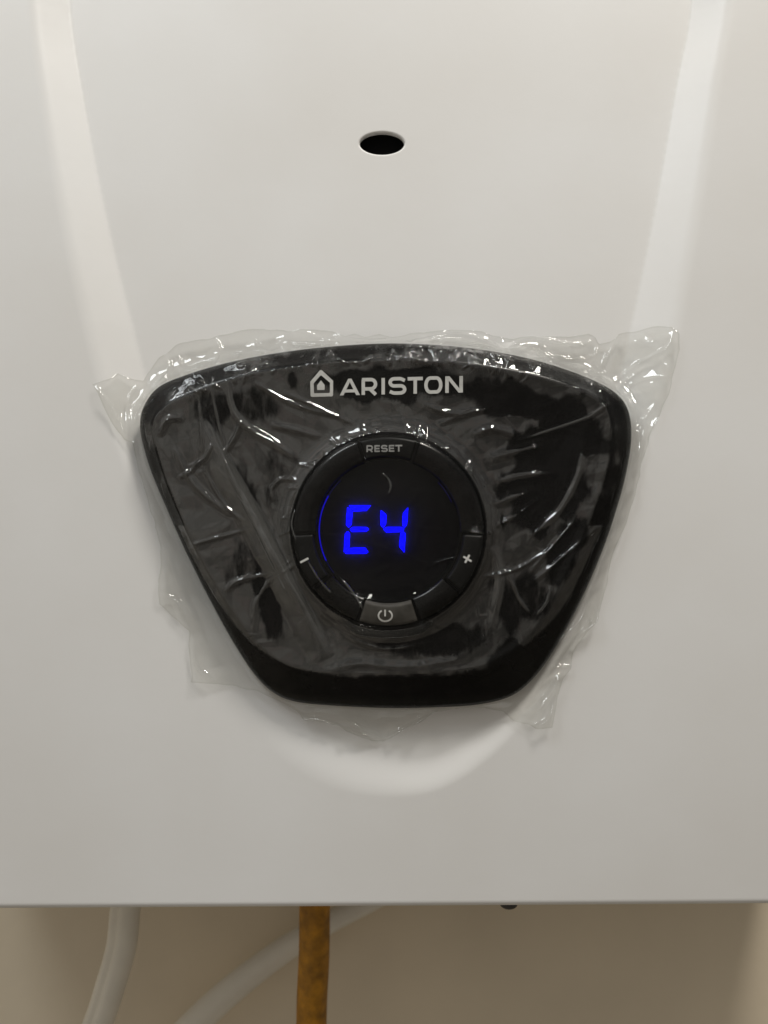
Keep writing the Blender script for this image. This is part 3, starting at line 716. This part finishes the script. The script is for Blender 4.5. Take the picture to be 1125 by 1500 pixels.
# the film pulls together tightly at the outer edge and curls up a touch
dedge, bx, bz = seg_dist(X, Z, FP)
ins = inside(X, Z, FP)
h = h + .0006*np.exp(-dedge/.0007)*(.3+vnoise(X, Z, .008, 31)) - 0
h = np.maximum(h, sup-.0001)
Xc = np.where(ins, X, bx); Zc = np.where(ins, Z, bz)
kq = ins[:-1, :-1] | ins[1:, :-1] | ins[:-1, 1:] | ins[1:, 1:]
nx, nz = len(fx), len(fz); idx = np.arange(nx*nz).reshape(nz, nx)
q = np.stack([idx[:-1, :-1], idx[:-1, 1:], idx[1:, 1:], idx[1:, :-1]], -1)[kq]
used = np.unique(q); remap = np.full(nx*nz, -1); remap[used] = np.arange(len(used))
V = np.stack([Xc, -h, Zc], -1).reshape(-1, 3)[used]
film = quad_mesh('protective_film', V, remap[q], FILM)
att = film.data.attributes.new('wet', 'FLOAT', 'POINT')
if len(film.data.vertices) == len(used): att.data.foreach_set('value', wet_c.reshape(-1)[used].astype(np.float32))
at2 = film.data.attributes.new('veil', 'FLOAT', 'POINT')
if len(film.data.vertices) == len(used): at2.data.foreach_set('value', np.where(on_panel, np.clip(veil, .15, 1)+pleat, .5).reshape(-1)[used].astype(np.float32))
at3 = film.data.attributes.new('edge', 'FLOAT', 'POINT')
if len(film.data.vertices) == len(used): at3.data.foreach_set('value', np.where(ins, np.exp(-(dedge/.0004)**2), 1).reshape(-1)[used].astype(np.float32))
tag(film, 'crumpled clear plastic protective film stuck over the black control panel', 'film')

# ------------------------------------------------------------------ hoses under the heater
def tube(name, pts, radii, mat, lobes=None, nseg=20, n_=14, parent=None):
    P_ = spline(pts, n_, closed=False); R_ = np.interp(np.linspace(0, 1, len(P_)), np.linspace(0, 1, len(radii)), radii)
    vv = []; ff = []
    for i, p in enumerate(P_):
        t = P_[min(i+1, len(P_)-1)]-P_[max(i-1, 0)]; t = Vector(t).normalized()
        sd = t.cross(Vector((0, 1, 0))).normalized(); up = sd.cross(t).normalized()
        for k in range(nseg):
            a = 2*math.pi*k/nseg; r = R_[i]*(lobes(a) if lobes else 1)
            v = Vector(p)+sd*math.cos(a)*r+up*math.sin(a)*r; vv.append(v)
    for i in range(len(P_)-1):
        for k in range(nseg):
            ff.append((i*nseg+k, i*nseg+(k+1) % nseg, (i+1)*nseg+(k+1) % nseg, (i+1)*nseg+k))
    ff.append(tuple(range(nseg))); ff.append(tuple(range((len(P_)-1)*nseg, len(P_)*nseg)))
    return mesh_obj(name, vv, ff, mat, parent)
def P3(px, py, Y): x, z = W(px, py, Y); return (x, Y, z)
k1 = S*(D+.055)/D
tag(tube('drain_hose', [P3(192, 1285, .055), P3(184, 1330, .055), P3(178, 1385, .055), P3(163, 1440, .056), P3(143, 1500, .058), P3(110, 1570, .060), P3(60, 1660, .065)], [22*k1, 22*k1, 21*k1], PVC,
     lobes=lambda a: 1-.22*math.exp(-((a-math.radians(245))/.20)**2), nseg=48), 'cream plastic hose with a seam at the far left under the heater', 'hose')
k2 = S*(D+.112)/D
tag(tube('water_hose', [P3(600, 1290, .118), P3(540, 1322, .118), P3(480, 1352, .117), P3(415, 1392, .114), P3(345, 1445, .11), P3(285, 1500, .106), P3(200, 1590, .10)], [13*k2, 16*k2, 20*k2, 22*k2], PVC),
    'cream hose running diagonally behind the brown hose below the heater', 'hose')
k3 = S*(D+.062)/D
tag(tube('gas_hose', [P3(462, 1290, .062), P3(461, 1330, .062), P3(460, 1400, .062), P3(457, 1460, .062), P3(455, 1520, .063), P3(446, 1620, .068)], [22.6*k3, 22.6*k3, 22*k3], GAS, nseg=32),
    'brown orange gas hose hanging straight down from the heater', 'hose')
